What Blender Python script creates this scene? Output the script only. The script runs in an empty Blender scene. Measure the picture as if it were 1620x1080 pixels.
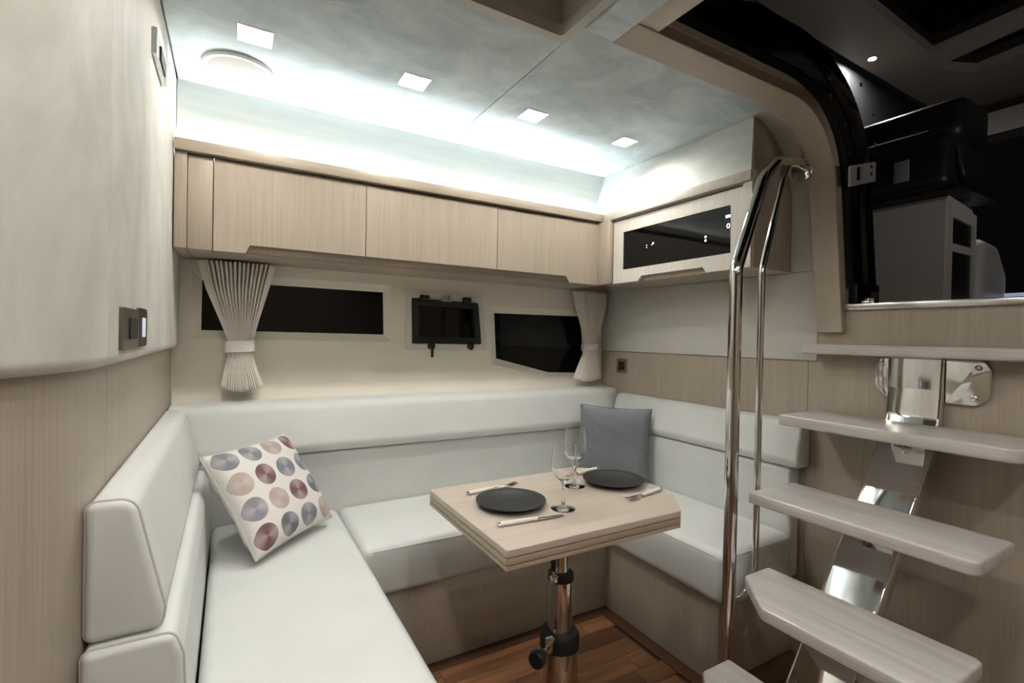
import bpy, bmesh, math, random
from mathutils import Vector, Matrix
random.seed(7)
S = bpy.context.scene
COL = S.collection
V = Vector

# ------------------------------------------------------------------ camera
YAW, PIT, ROL = math.radians(29.93), math.radians(-0.523), math.radians(1.107)
Fw = V((math.sin(YAW)*math.cos(PIT), math.cos(YAW)*math.cos(PIT), math.sin(PIT)))
Rt = V((math.cos(YAW), -math.sin(YAW), 0)); Up = Rt.cross(Fw)
R2 = math.cos(ROL)*Rt + math.sin(ROL)*Up; U2 = -math.sin(ROL)*Rt + math.cos(ROL)*Up
cam = bpy.data.cameras.new('camera'); camo = bpy.data.objects.new('camera', cam); COL.objects.link(camo)
cam.sensor_width = 36; cam.lens = 36*773.6/1620; cam.clip_start = 0.02
camo.matrix_world = Matrix(((R2.x, U2.x, -Fw.x, 0), (R2.y, U2.y, -Fw.y, 0), (R2.z, U2.z, -Fw.z, 1.2), (0, 0, 0, 1)))
S.camera = camo

# ------------------------------------------------------------------ world, exposure
w = bpy.data.worlds.new('night'); S.world = w; w.use_nodes = True
w.node_tree.nodes['Background'].inputs[0].default_value = (0.0006, 0.0006, 0.0007, 1)
w.node_tree.nodes['Background'].inputs[1].default_value = 1.0
S.view_settings.view_transform = 'Standard'; S.view_settings.look = 'None'
S.view_settings.gamma = 1; S.view_settings.use_curve_mapping = False
S.view_settings.exposure = 1.66
E_LED = 30.0       # cove strip
E_DOWN = 80.0      # square ceiling downlights
LED_COL = (0.92, 0.975, 1.0); DOWN_COL = (1.0, 0.965, 0.91)

# ------------------------------------------------------------------ materials
def srgb(r, g, b):
    f = lambda c: (c/255/12.92) if c/255 <= 0.04045 else ((c/255+0.055)/1.055)**2.4
    return (f(r), f(g), f(b), 1)

class NT:
    def __init__(s, name):
        s.m = bpy.data.materials.new(name); s.m.use_nodes = True
        s.t = s.m.node_tree; s.b = s.t.nodes['Principled BSDF']
    def n(s, typ, **k):
        o = s.t.nodes.new(typ)
        for a, v in k.items():
            if a.startswith('i_'):
                key = a[2:]; key = int(key) if key.isdigit() else key.replace('_', ' ')
                o.inputs[key].default_value = v
            else: setattr(o, a, v)
        return o
    def l(s, a, b): s.t.links.new(a, b)
    def set(s, **k):
        for a, v in k.items(): s.b.inputs[a.replace('_', ' ')].default_value = v
    def coords(s, scale, loc=(0, 0, 0), kind='Object'):
        tc = s.n('ShaderNodeTexCoord'); mp = s.n('ShaderNodeMapping')
        mp.inputs['Scale'].default_value = scale; mp.inputs['Location'].default_value = loc
        s.l(tc.outputs[kind], mp.inputs[0]); return mp.outputs[0]
    def noise(s, vec, scale=1, detail=4, rough=0.55, dist=0):
        o = s.n('ShaderNodeTexNoise'); o.inputs['Scale'].default_value = scale
        o.inputs['Detail'].default_value = detail; o.inputs['Roughness'].default_value = rough
        o.inputs['Distortion'].default_value = dist; s.l(vec, o.inputs['Vector']); return o.outputs['Fac']
    def ramp(s, fac, stops, const=False):
        o = s.n('ShaderNodeValToRGB'); cr = o.color_ramp
        if const: cr.interpolation = 'CONSTANT'
        while len(cr.elements) < len(stops): cr.elements.new(0.5)
        for e, (p, c) in zip(cr.elements, stops): e.position = p; e.color = c
        s.l(fac, o.inputs[0]); return o.outputs[0]
    def mix(s, fac, a, b, mode='MIX'):
        o = s.n('ShaderNodeMix', data_type='RGBA', blend_type=mode)
        for sock, v in ((o.inputs[0], fac), (o.inputs[6], a), (o.inputs[7], b)):
            if hasattr(v, 'is_output'): s.l(v, sock)
            else: sock.default_value = v
        return o.outputs[2]
    def math(s, op, a, b=0.0):
        o = s.n('ShaderNodeMath', operation=op)
        for sock, v in ((o.inputs[0], a), (o.inputs[1], b)):
            if hasattr(v, 'is_output'): s.l(v, sock)
            else: sock.default_value = v
        return o.outputs[0]
    def bump(s, h, strength=0.2, dist=0.002):
        o = s.n('ShaderNodeBump'); o.inputs['Strength'].default_value = strength
        o.inputs['Distance'].default_value = dist; s.l(h, o.inputs['Height'])
        s.l(o.outputs[0], s.b.inputs['Normal'])

def plain(name, col, rough=0.5, metal=0.0, coat=0.0, spec=0.5):
    k = NT(name); k.set(Base_Color=col, Roughness=rough, Metallic=metal, Coat_Weight=coat, Specular_IOR_Level=spec)
    return k.m

def wood(name, dark, light, grain='z', rough=0.42, streak=1.0, rnd=0.0, coat=0.0):
    k = NT(name)
    fine, long_ = 300.0, 4.0
    sc = {'x': (long_, fine, fine), 'y': (fine, long_, fine), 'z': (fine, fine, long_)}[grain]
    oi = k.n('ShaderNodeObjectInfo')
    tc = k.n('ShaderNodeTexCoord'); add = k.n('ShaderNodeVectorMath', operation='ADD')
    off = k.n('ShaderNodeVectorMath', operation='SCALE'); off.inputs[0].default_value = (3.1, 5.7, 2.3)
    k.l(oi.outputs['Random'], off.inputs['Scale'])
    k.l(tc.outputs['Object'], add.inputs[0]); k.l(off.outputs[0], add.inputs[1])
    mp = k.n('ShaderNodeMapping'); mp.inputs['Scale'].default_value = sc; k.l(add.outputs[0], mp.inputs[0])
    n1 = k.noise(mp.outputs[0], 1.0, 5, 0.6, 0.15)
    mp2 = k.n('ShaderNodeMapping'); mp2.inputs['Scale'].default_value = tuple(c*0.10 if c > 100 else c*0.3 for c in sc)
    k.l(add.outputs[0], mp2.inputs[0])
    n2 = k.noise(mp2.outputs[0], 1.0, 3, 0.5, 0.6)
    f = k.math('ADD', k.math('MULTIPLY', n1, 1.0-0.42*streak), k.math('MULTIPLY', n2, 0.42*streak))
    c = k.ramp(f, [(0.27, dark), (0.72, light)])
    if rnd:
        hs = k.n('ShaderNodeHueSaturation'); k.l(c, hs.inputs['Color'])
        v = k.math('ADD', k.math('MULTIPLY', oi.outputs['Random'], rnd), 1.0-rnd*0.55); k.l(v, hs.inputs['Value'])
        c = hs.outputs[0]
    k.l(c, k.b.inputs['Base Color']); k.set(Roughness=rough, Coat_Weight=coat, Coat_Roughness=0.12)
    k.bump(n1, 0.12, 0.0008); return k.m

def leather(name, col, rough=0.46):
    k = NT(name); v = k.coords((1, 1, 1))
    vo = k.n('ShaderNodeTexVoronoi'); vo.inputs['Scale'].default_value = 420; k.l(v, vo.inputs['Vector'])
    big = k.noise(v, 5.0, 3)
    c2 = tuple(x*0.95 for x in col[:3]) + (1,)
    k.l(k.ramp(big, [(0.35, c2), (0.65, col)]), k.b.inputs['Base Color'])
    h = k.math('ADD', vo.outputs['Distance'], k.math('MULTIPLY', big, 3.0))
    k.set(Roughness=rough, Specular_IOR_Level=0.4); k.bump(h, 0.10, 0.0012); return k.m

def vinyl(name, a, b, scale=(3.0, 3.0, 0.8), rough=0.6, bumps=0.25):
    k = NT(name); v = k.coords(scale); n1 = k.noise(v, 2.2, 6, 0.62, 0.8)
    v2 = k.coords((260, 260, 260)); n2 = k.noise(v2, 1.0, 2)
    k.l(k.ramp(n1, [(0.36, a), (0.62, b)]), k.b.inputs['Base Color'])
    h = k.math('ADD', n1, k.math('MULTIPLY', n2, 0.12))
    k.set(Roughness=rough, Specular_IOR_Level=0.35); k.bump(h, bumps, 0.004); return k.m

M = {}
M['oak'] = wood('pale_oak_vertical', srgb(157, 145, 130), srgb(180, 168, 152), 'z', streak=0.6)
M['oak_x'] = wood('pale_oak_long', srgb(157, 145, 129), srgb(182, 169, 152), 'x', streak=0.6)
M['oak_y'] = wood('pale_oak_cross', srgb(166, 153, 136), srgb(190, 177, 160), 'x', streak=0.4)
M['oak_table'] = wood('table_oak', srgb(176, 162, 149), srgb(199, 186, 173), 'x', rough=0.34)
M['oak_edge'] = wood('table_edge_oak', srgb(150, 131, 112), srgb(186, 168, 147), 'x', rough=0.42)
M['tread'] = wood('greywash_tread', srgb(166, 160, 157), srgb(214, 209, 205), 'y', rough=0.30, streak=1.1, coat=0.25)
M['pale_front'] = wood('pale_white_oak', srgb(196, 190, 180), srgb(214, 209, 200), 'z', rough=0.4)
M['walnut'] = wood('walnut_floor', srgb(50, 32, 22), srgb(150, 104, 70), 'x', rough=0.28, streak=1.2, rnd=1.1, coat=0.3)
M['walnut_y'] = wood('walnut_border', srgb(58, 36, 25), srgb(96, 62, 42), 'y', rough=0.3, rnd=0.4, coat=0.3)
M['leather'] = leather('white_leather', srgb(216, 218, 215))
M['leather_end'] = leather('white_leather_end', srgb(212, 208, 205))
M['piping'] = plain('pale_piping', srgb(196, 192, 186), 0.5)
M['padded'] = vinyl('padded_wall_vinyl', srgb(200, 197, 189), srgb(220, 218, 211), (2.4, 2.4, 1.3))
M['headliner'] = vinyl('headliner_vinyl', srgb(168, 181, 186), srgb(198, 208, 211), (2.2, 3.0, 1.0), rough=0.5, bumps=0.18)
M['cove'] = vinyl('cove_vinyl', srgb(205, 208, 204), srgb(218, 221, 218), (0.6, 2.0, 7.0), rough=0.55, bumps=0.12)
M['hull'] = vinyl('hull_liner', srgb(229, 223, 209), srgb(234, 228, 215), (1, 1, 1), rough=0.6, bumps=0.05)
M['liner'] = vinyl('bulkhead_liner', srgb(196, 194, 186), srgb(204, 202, 195), (1, 1, 1), rough=0.6, bumps=0.05)
M['beige'] = plain('beige_gelcoat', srgb(196, 189, 176), 0.5)
M['white'] = plain('white_plastic', srgb(218, 217, 212), 0.4)
M['gap'] = plain('dark_reveal', srgb(60, 46, 34), 0.8)
def chrome():
    k = NT('polished_steel'); k.set(Base_Color=(0.72, 0.71, 0.69, 1), Metallic=1.0, Roughness=0.07); return k.m
M['chrome'] = chrome()
M['steel'] = plain('brushed_steel', (0.62, 0.62, 0.62, 1), 0.22, 1.0)
M['bronze'] = plain('bronze_plate', srgb(186, 176, 160), 0.25, 1.0)
M['black'] = plain('black_plastic', srgb(22, 22, 23), 0.4)
M['gunmetal'] = plain('gunmetal_plate', srgb(128, 121, 106), 0.3, 0.9)
M['rubber'] = plain('black_rubber', srgb(14, 14, 15), 0.55)
M['gloss_black'] = plain('gloss_black_acrylic', (0.003, 0.003, 0.004, 1), 0.06, 0, 0.0)
M['dark_glass'] = plain('tinted_window_glass', (0.002, 0.002, 0.0025, 1), 0.04, spec=0.3)
M['screen'] = plain('dark_cabinet_glass', (0.002, 0.002, 0.003, 1), 0.05, 0, 0.0, 0.35)
M['black_leather'] = leather('black_leather', srgb(30, 31, 34), 0.42)
M['gelcoat'] = plain('cockpit_gelcoat', srgb(198, 194, 190), 0.35)
M['roofbeige'] = plain('hardtop_liner', srgb(150, 142, 132), 0.5)
def fabric(name, a, b, sc=900):
    k = NT(name); v = k.coords((1, 1, 1))
    wv = k.n('ShaderNodeTexWave', bands_direction='X'); wv.inputs['Scale'].default_value = sc/6; wv.inputs['Distortion'].default_value = 2
    k.l(v, wv.inputs['Vector']); n = k.noise(v, 60, 5); f = k.math('ADD', k.math('MULTIPLY', wv.outputs['Fac'], 0.3), k.math('MULTIPLY', n, 0.7))
    k.l(k.ramp(f, [(0.3, a), (0.7, b)]), k.b.inputs['Base Color']); k.set(Roughness=0.85, Specular_IOR_Level=0.2, Sheen_Weight=0.15)
    k.bump(f, 0.25, 0.001); return k.m
M['grey_fabric'] = fabric('slate_linen', srgb(113, 117, 122), srgb(129, 133, 138))
M['curtain'] = fabric('cream_curtain', srgb(222, 215, 204), srgb(234, 228, 219))
M['band'] = fabric('cream_tieback', srgb(232, 229, 221), srgb(238, 235, 228))
def plate_mat():
    k = NT('black_stoneware'); v = k.coords((1, 1, 1)); n = k.noise(v, 130, 5)
    k.l(k.ramp(n, [(0.3, srgb(24, 24, 25)), (0.75, srgb(44, 44, 45))]), k.b.inputs['Base Color'])
    k.set(Roughness=0.5); k.bump(n, 0.3, 0.0008); return k.m
M['plate'] = plate_mat()
def glassm():
    k = NT('clear_glass'); k.set(Base_Color=(1, 1, 1, 1), Roughness=0.0, Transmission_Weight=1.0, IOR=1.42); return k.m
M['glass'] = glassm()
def emit(name, col, st):
    k = NT(name); k.set(Base_Color=(0.8, 0.8, 0.8, 1), Emission_Color=tuple(col)+(1,), Emission_Strength=st); return k.m
M['led'] = emit('led_strip_glow', LED_COL, E_LED)
M['lamp'] = emit('downlight_glow', DOWN_COL, E_DOWN)
M['green'] = emit('green_indicator', (0.35, 1.0, 0.55), 3.0)
M['whitedot'] = emit('white_indicator', (0.8, 0.85, 1.0), 1.6)
M['bluescreen'] = emit('lit_screen', (0.45, 0.55, 0.9), 0.12)
def dots():
    k = NT('disc_print_fabric'); tc = k.n('ShaderNodeTexCoord'); sx = k.n('ShaderNodeSeparateXYZ'); k.l(tc.outputs['UV'], sx.inputs[0])
    u = k.math('MULTIPLY', sx.outputs[0], 4.0); v = k.math('MULTIPLY', sx.outputs[1], 4.0)
    iu, iv = k.math('FLOOR', u), k.math('FLOOR', v)
    fu = k.math('SUBTRACT', k.math('FRACT', u), 0.5); fv = k.math('SUBTRACT', k.math('FRACT', v), 0.5)
    d = k.math('SQRT', k.math('ADD', k.math('MULTIPLY', fu, fu), k.math('MULTIPLY', fv, fv)))
    inside = k.math('LESS_THAN', d, 0.415)
    G, B, L, Mr, D, Pk = srgb(128, 130, 138), srgb(186, 168, 158), srgb(142, 139, 148), srgb(122, 88, 90), srgb(108, 111, 120), srgb(180, 160, 155)
    lay = [[G, B, L, Mr], [G, Mr, B, D], [Pk, G, Mr, G], [Mr, G, D, B]]
    idx = k.math('DIVIDE', k.math('ADD', k.math('ADD', k.math('MULTIPLY', iu, 4.0), iv), 0.5), 16.0)
    stops = [(i/16.0, lay[i//4][i % 4]) for i in range(16)]
    c = k.ramp(idx, stops, True)
    ang = k.math('ARCTAN2', fv, fu)
    sh = k.math('POWER', k.math('ABSOLUTE', k.math('COSINE', k.math('ADD', ang, k.math('MULTIPLY', iu, 0.7)))), 3.0)
    c2 = k.mix(k.math('MULTIPLY', sh, 0.42), c, srgb(214, 206, 204))
    rg = k.math('MULTIPLY', k.math('SINE', k.math('MULTIPLY', d, 130.0)), 0.06)
    c3 = k.mix(k.math('ADD', rg, 0.06), c2, (0.02, 0.02, 0.02, 1))
    k.l(k.mix(inside, srgb(222, 219, 213), c3), k.b.inputs['Base Color']); k.set(Roughness=0.7, Specular_IOR_Level=0.3); return k.m
M['dots'] = dots()

# ------------------------------------------------------------------ mesh helpers
ORG = {}
def link(o, parent=None, org=(0, 0, 0)):
    COL.objects.link(o); ORG[o] = V(org)
    if parent is not None:
        o.parent = parent; o.location = V(org) - ORG[parent]
    else: o.location = V(org)
    return o
def obj(name, bm, mat, parent=None, smooth=True, org=None, angle=38):
    bmesh.ops.recalc_face_normals(bm, faces=bm.faces)
    if smooth:
        ca = math.radians(angle)
        for f in bm.faces: f.smooth = True
        for e in bm.edges:
            if len(e.link_faces) == 2 and e.calc_face_angle(0) > ca: e.smooth = False
    co = [v.co for v in bm.verts]
    if org is None:
        lo = V((min(c.x for c in co), min(c.y for c in co), min(c.z for c in co)))
        hi = V((max(c.x for c in co), max(c.y for c in co), max(c.z for c in co)))
        org = V(((lo.x+hi.x)/2, (lo.y+hi.y)/2, (lo.z+hi.z)/2 if parent is not None else lo.z))
    org = V(org)
    for v in bm.verts: v.co -= org
    me = bpy.data.meshes.new(name); bm.to_mesh(me); bm.free()
    if isinstance(mat, str): mat = M[mat]
    me.materials.append(mat)
    return link(bpy.data.objects.new(name, me), parent, org)
def thing(name, label, cat, org, group=None, kind=None):
    o = bpy.data.objects.new(name, None); o.empty_display_size = 0.05; link(o, None, org); return tag(o, label, cat, group, kind)
def tag(o, label=None, cat=None, group=None, kind=None):
    if label: o['label'] = label
    if cat: o['category'] = cat
    if group: o['group'] = group
    if kind: o['kind'] = kind
    return o
def struct(o, label=None): o['kind'] = 'structure'; return tag(o, label)

def b_box(bm, x0, x1, y0, y1, z0, z1, bev=0.0, seg=2):
    r = bmesh.ops.create_cube(bm, size=1.0); vs = r['verts']
    for v in vs: v.co = V(((x0+x1)/2+v.co.x*(x1-x0), (y0+y1)/2+v.co.y*(y1-y0), (z0+z1)/2+v.co.z*(z1-z0)))
    if bev > 0:
        es = list({e for v in vs for e in v.link_edges})
        bmesh.ops.bevel(bm, geom=es, offset=bev, segments=seg, profile=0.5, affect='EDGES', clamp_overlap=True)
    return bm
def box(name, x0, x1, y0, y1, z0, z1, mat, parent=None, bev=0.0015, seg=2, **k):
    return obj(name, b_box(bmesh.new(), x0, x1, y0, y1, z0, z1, bev, seg), mat, parent, **k)
AX = {'x': lambda a, b, t: V((t, a, b)), 'y': lambda a, b, t: V((a, t, b)), 'z': lambda a, b, t: V((a, b, t))}
def b_poly(bm, outer, holes, axis, t0, t1):
    """flat plate with holes, extruded along axis"""
    f = AX[axis]
    def loop(pts):
        vs = [bm.verts.new(f(a, b, t0)) for a, b in pts]
        return [bm.edges.new((vs[i], vs[(i+1) % len(vs)])) for i in range(len(vs))]
    es = loop(outer)
    for h in holes: es += loop(h)
    if holes:
        r = bmesh.ops.triangle_fill(bm, use_beauty=True, use_dissolve=False, edges=es)
        faces = [g for g in r['geom'] if isinstance(g, bmesh.types.BMFace)]
    else:
        vs = []
        for e in es: pass
        faces = list(bmesh.ops.contextual_create(bm, geom=es)['faces'])
    ex = bmesh.ops.extrude_face_region(bm, geom=faces)
    d = f(0, 0, t1-t0)
    for g in ex['geom']:
        if isinstance(g, bmesh.types.BMVert): g.co += d
    return bm
def poly(name, outer, holes, axis, t0, t1, mat, parent=None, **k):
    return obj(name, b_poly(bmesh.new(), outer, holes, axis, t0, t1), mat, parent, **k)
def fillet2(pts, r, n=6):
    """round the corners of a closed 2D polygon; r may be a list"""
    out = []; N = len(pts)
    for i, p in enumerate(pts):
        ri = r[i] if isinstance(r, (list, tuple)) else r
        p = V(p); a = (V(pts[i-1])-p); b = (V(pts[(i+1) % N])-p)
        if ri <= 0: out.append(tuple(p)); continue
        la, lb = a.length, b.length; a.normalize(); b.normalize()
        th = a.angle(b); t = min(ri/math.tan(th/2), la*0.48, lb*0.48); ri = t*math.tan(th/2)
        c = p + (a+b).normalized()*(ri/math.sin(th/2)); s = p+a*t-c; e = p+b*t-c
        a0 = math.atan2(s.y, s.x); a1 = math.atan2(e.y, e.x)
        da = (a1-a0+math.pi) % (2*math.pi)-math.pi
        for k in range(n+1):
            an = a0+da*k/n; out.append((c.x+ri*math.cos(an), c.y+ri*math.sin(an)))
    return out
def inset2(pts, d):
    N = len(pts); ar = sum(pts[i-1][0]*pts[i][1]-pts[i][0]*pts[i-1][1] for i in range(N)); sg = 1 if ar > 0 else -1
    out = []
    for i in range(N):
        a, p, b = V(pts[i-1]), V(pts[i]), V(pts[(i+1) % N])
        e1 = (p-a); e2 = (b-p)
        if e1.length < 1e-7: e1 = e2
        if e2.length < 1e-7: e2 = e1
        n1 = V((-e1.y, e1.x)).normalized()*sg; n2 = V((-e2.y, e2.x)).normalized()*sg
        n = n1+n2; n = n/max(n.dot(n)/2, 0.35)*1.0 if n.length > 1e-6 else n1
        out.append((p.x+n.x*d, p.y+n.y*d))
    return out
def b_prism(bm, pts, axis, t0, t1, eb=0.0, n=4, crown=None):
    """prism of a rounded profile with rounded ends; crown(v) may displace points"""
    f = AX[axis]; rings = []
    sgn = 1 if t1 > t0 else -1
    L = abs(t1-t0); m = 10 if crown else 1
    if eb > 0:
        prof = [(eb*(1-math.cos(math.pi/2*k/n)), eb*(1-math.sin(math.pi/2*k/n))) for k in range(n+1)]
        lev = [(t0+sgn*d, i) for d, i in prof] + [(t0+sgn*(eb+(L-2*eb)*k/m), 0) for k in range(1, m)] + [(t1-sgn*d, i) for d, i in reversed(prof)]
    else: lev = [(t0, 0), (t1, 0)]
    for t, ins in lev:
        q = inset2(pts, ins) if ins > 1e-6 else pts
        rings.append([bm.verts.new(f(a, b, t)) for a, b in q])
    N = len(pts)
    for r0, r1 in zip(rings, rings[1:]):
        for i in range(N): bm.faces.new((r0[i], r0[(i+1) % N], r1[(i+1) % N], r1[i]))
    bm.faces.new(rings[0]); bm.faces.new(list(reversed(rings[-1])))
    if crown:
        for v in bm.verts: v.co += crown(v.co)
    return bm
def prism(name, pts, axis, t0, t1, mat, parent=None, eb=0.0, r=0.0, crown=None, n=4, **k):
    p = fillet2(pts, r) if r else pts
    return obj(name, b_prism(bmesh.new(), p, axis, t0, t1, eb, n, crown), mat, parent, **k)
def path_fillet(pts, r, n=8):
    out = [V(pts[0])]
    for i in range(1, len(pts)-1):
        p = V(pts[i]); a = V(pts[i-1])-p; b = V(pts[i+1])-p; la, lb = a.length, b.length; a.normalize(); b.normalize()
        th = a.angle(b)
        if math.pi-th < 0.02: out.append(p); continue
        ri = r[i-1] if isinstance(r, (list, tuple)) else r
        t = min(ri/math.tan(th/2), la*0.48, lb*0.48); ri = t*math.tan(th/2)
        c = p+(a+b).normalized()*(ri/math.sin(th/2)); s = p+a*t-c; e = p+b*t-c; tot = s.angle(e)
        for k in range(n+1):
            f = k/n; out.append(c+(s*math.sin((1-f)*tot)+e*math.sin(f*tot))/math.sin(tot))
    out.append(V(pts[-1])); return out
def b_tube(bm, pts, r, seg=14, closed=False, caps=True):
    pts = [V(p) for p in pts]; N = len(pts); rings = []; nrm = None
    for i, p in enumerate(pts):
        if closed: t = (pts[(i+1) % N]-pts[i-1]).normalized()
        else: t = ((pts[min(i+1, N-1)]-pts[max(i-1, 0)])).normalized()
        if nrm is None:
            nrm = t.cross(V((0, 0, 1)) if abs(t.z) < 0.9 else V((1, 0, 0))).normalized()
        nrm = (nrm-t*nrm.dot(t)).normalized(); bn = t.cross(nrm); ri = r[i] if isinstance(r, (list, tuple)) else r
        rings.append([bm.verts.new(p+ri*(nrm*math.cos(2*math.pi*k/seg)+bn*math.sin(2*math.pi*k/seg))) for k in range(seg)])
    pr = list(zip(rings, rings[1:])) + ([(rings[-1], rings[0])] if closed else [])
    for a, b in pr:
        for k in range(seg): bm.faces.new((a[k], a[(k+1) % seg], b[(k+1) % seg], b[k]))
    if caps and not closed: bm.faces.new(rings[0]); bm.faces.new(list(reversed(rings[-1])))
    return bm
def tube(name, pts, r, mat, parent=None, seg=14, closed=False, **k):
    return obj(name, b_tube(bmesh.new(), pts, r, seg, closed), mat, parent, **k)
def b_lathe(bm, prof, c=(0, 0, 0), seg=40, axis=None):
    """prof = [(r,h)..]; revolve about local z at c, optionally turned so z -> axis"""
    c = V(c); q = V((0, 0, 1)).rotation_difference(V(axis)) if axis is not None else None
    def T(x, y, z):
        p = V((x, y, z)); p = q @ p if q is not None else p
        return p+c
    rings = []
    for r, h in prof:
        if r < 1e-6: rings.append([bm.verts.new(T(0, 0, h))])
        else: rings.append([bm.verts.new(T(r*math.cos(2*math.pi*k/seg), r*math.sin(2*math.pi*k/seg), h)) for k in range(seg)])
    for a, b in zip(rings, rings[1:]):
        if len(a) == 1 and len(b) == 1: continue
        for k in range(seg):
            j = (k+1) % seg
            if len(a) == 1: bm.faces.new((a[0], b[j], b[k]))
            elif len(b) == 1: bm.faces.new((a[k], a[j], b[0]))
            else: bm.faces.new((a[k], a[j], b[j], b[k]))
    for r in (rings[0], rings[-1]):
        if len(r) > 1: bm.faces.new(r)
    return bm
def lathe(name, prof, c, mat, parent=None, seg=40, axis=None, **k):
    return obj(name, b_lathe(bmesh.new(), prof, c, seg, axis), mat, parent, **k)

ZC = 2.06          # headliner height
XW = 1.91          # right bulkhead
XP = 1.72          # panel above the glass-fronted cabinet
YW = 2.25          # window wall
YU = 2.03          # cove wall above the cabinets

# ================================================================== STRUCTURE
# ---- floor
fl = struct(box('floor', -1.9, 1.99, -1.7, 2.33, -0.06, -0.012, 'gap', bev=0))
y = 1.625; row = 0; PW = 0.083
while y > 0.25:
    y0 = y-PW+0.0015; xs = 0.36; k = 0
    cut = 0.36 + (0.30, 0.78, 0.52, 0.95)[row % 4]
    edges = [0.36, cut, min(cut+0.62, 1.40), 1.418]
    for a, b in zip(edges, edges[1:]):
        if b-a > 0.03: box('plank', a, b-0.0015, y0, y, -0.012, 0.0, 'walnut', fl, bev=0.0008, seg=1)
    y -= PW; row += 1
box('plank', 0.36, 1.478, 1.626, 1.69, -0.012, 0.0, 'walnut_y', fl, bev=0.0008, seg=1)
box('plank', 1.42, 1.478, 0.26, 1.6245, -0.012, 0.0, 'walnut_y', fl, bev=0.0008, seg=1)
for i in range(10): box('plank', 1.4795, 1.91, 1.09-(i+1)*PW+0.0015, 1.09-i*PW, -0.012, 0.0, 'walnut', fl, bev=0.0008, seg=1)
box('near_floor', -1.9, 1.91, -1.7, 0.25, -0.012, 0.0, 'walnut', fl, bev=0)
box('side_floor', -1.9, 0.359, 0.251, 2.25, -0.012, 0.0, 'walnut', fl, bev=0)

# ---- ceiling: backing slab with the openings, panels below it
HX0, HX1, HY0, HY1 = 0.30, 0.802, 0.66, 1.143      # inner hatch opening
OX0, OY1, OY0 = 1.015, 0.985, 0.24                 # companionway cut in the ceiling
ce = struct(poly('ceiling', [(-1.9, -1.7), (OX0, -1.7), (OX0, -1.7), (1.99, -1.7), (1.99, OY0), (OX0, OY0), (OX0, OY1), (1.99, OY1), (1.99, 2.33), (-1.9, 2.33)],
                 [[(HX0-.011, HY0-.011), (HX1+.011, HY0-.011), (HX1+.011, HY1+.011), (HX0-.011, HY1+.011)]], 'z', 2.085, 2.13, 'beige', smooth=False))
LX = (0.052, 0.530, 1.005, 1.480); LY = 1.620; LS = 0.041
def sq(cx, cy, s): return [(cx-s, cy-s), (cx+s, cy-s), (cx+s, cy+s), (cx-s, cy+s)]
poly('headliner_panel', [(-0.165, 1.174), (0.8285, 1.174), (0.8285, YU), (-0.165, YU)], [sq(LX[0], LY, LS), sq(LX[1], LY, LS)], 'z', ZC, 2.085, 'headliner', ce, smooth=False)
poly('headliner_panel', [(0.8315, 1.0865), (1.905, 1.0865), (1.905, 1.17), (XP, 1.17), (XP, YU), (0.8315, YU)], [sq(LX[2], LY, LS), sq(LX[3], LY, LS)], 'z', ZC, 2.085, 'headliner', ce, smooth=False)
EXTRA_FILL = [(0.052, 0.75), (0.052, -0.30), (0.530, -0.30), (1.005, -0.30), (0.052, -1.20), (0.530, -1.20), (1.005, -1.20), (0.052, 0.22), (0.530, 0.22)]  # downlights added out of view to brighten the cabin
poly('headliner_panel', [(-1.9, -1.7), (0.9, -1.7), (0.9, 0.60), (0.262, 0.60), (0.262, 1.171), (-0.2, 1.171), (-1.9, 1.171)], [sq(x, y, LS) for x, y in EXTRA_FILL if x < 0.9], 'z', ZC, 2.085, 'headliner', ce, smooth=False)
poly('headliner_panel', [(0.903, -1.7), (1.905, -1.7), (1.905, 0.18), (0.903, 0.18)], [sq(x, y, LS) for x, y in EXTRA_FILL if x > 0.9], 'z', ZC, 2.085, 'headliner', ce, smooth=False)
# lowered pale block beside the hatch and the wood strip along the companionway
box('ceiling_block', 0.835, 0.938, 0.185, 1.079, 2.046, 2.085, 'headliner', ce, bev=0.004)

# roof hatch: lip, dark box above
rh = thing('roof_hatch', 'square recessed roof hatch with grey lip in the ceiling', 'hatch', (0.565, 0.9, ZC))
bm = b_poly(bmesh.new(), [(0.268, 0.625), (0.830, 0.625), (0.830, 1.172), (0.268, 1.172)], [fillet2([(HX0, HY0), (HX1, HY0), (HX1, HY1), (HX0, HY1)], 0.012)], 'z', 2.052, 2.083)
obj('lip', bm, plain('hatch_lip', srgb(190, 188, 182), 0.45), rh, smooth=False)
bm = bmesh.new()
for a in ((HX0-.01, HX0, HY0, HY1), (HX1, HX1+.01, HY0, HY1), (HX0-.01, HX1+.01, HY0-.01, HY0), (HX0-.01, HX1+.01, HY1, HY1+.01)): b_box(bm, *a, 2.083, 2.27)
obj('well', bm, plain('hatch_well', srgb(172, 169, 158), 0.6), rh, smooth=False)
box('shade_panel', HX0-.01, HX1+.01, HY0-.01, HY1+.01, 2.27, 2.28, plain('hatch_shade', srgb(160, 157, 147), 0.7), rh)

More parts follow.
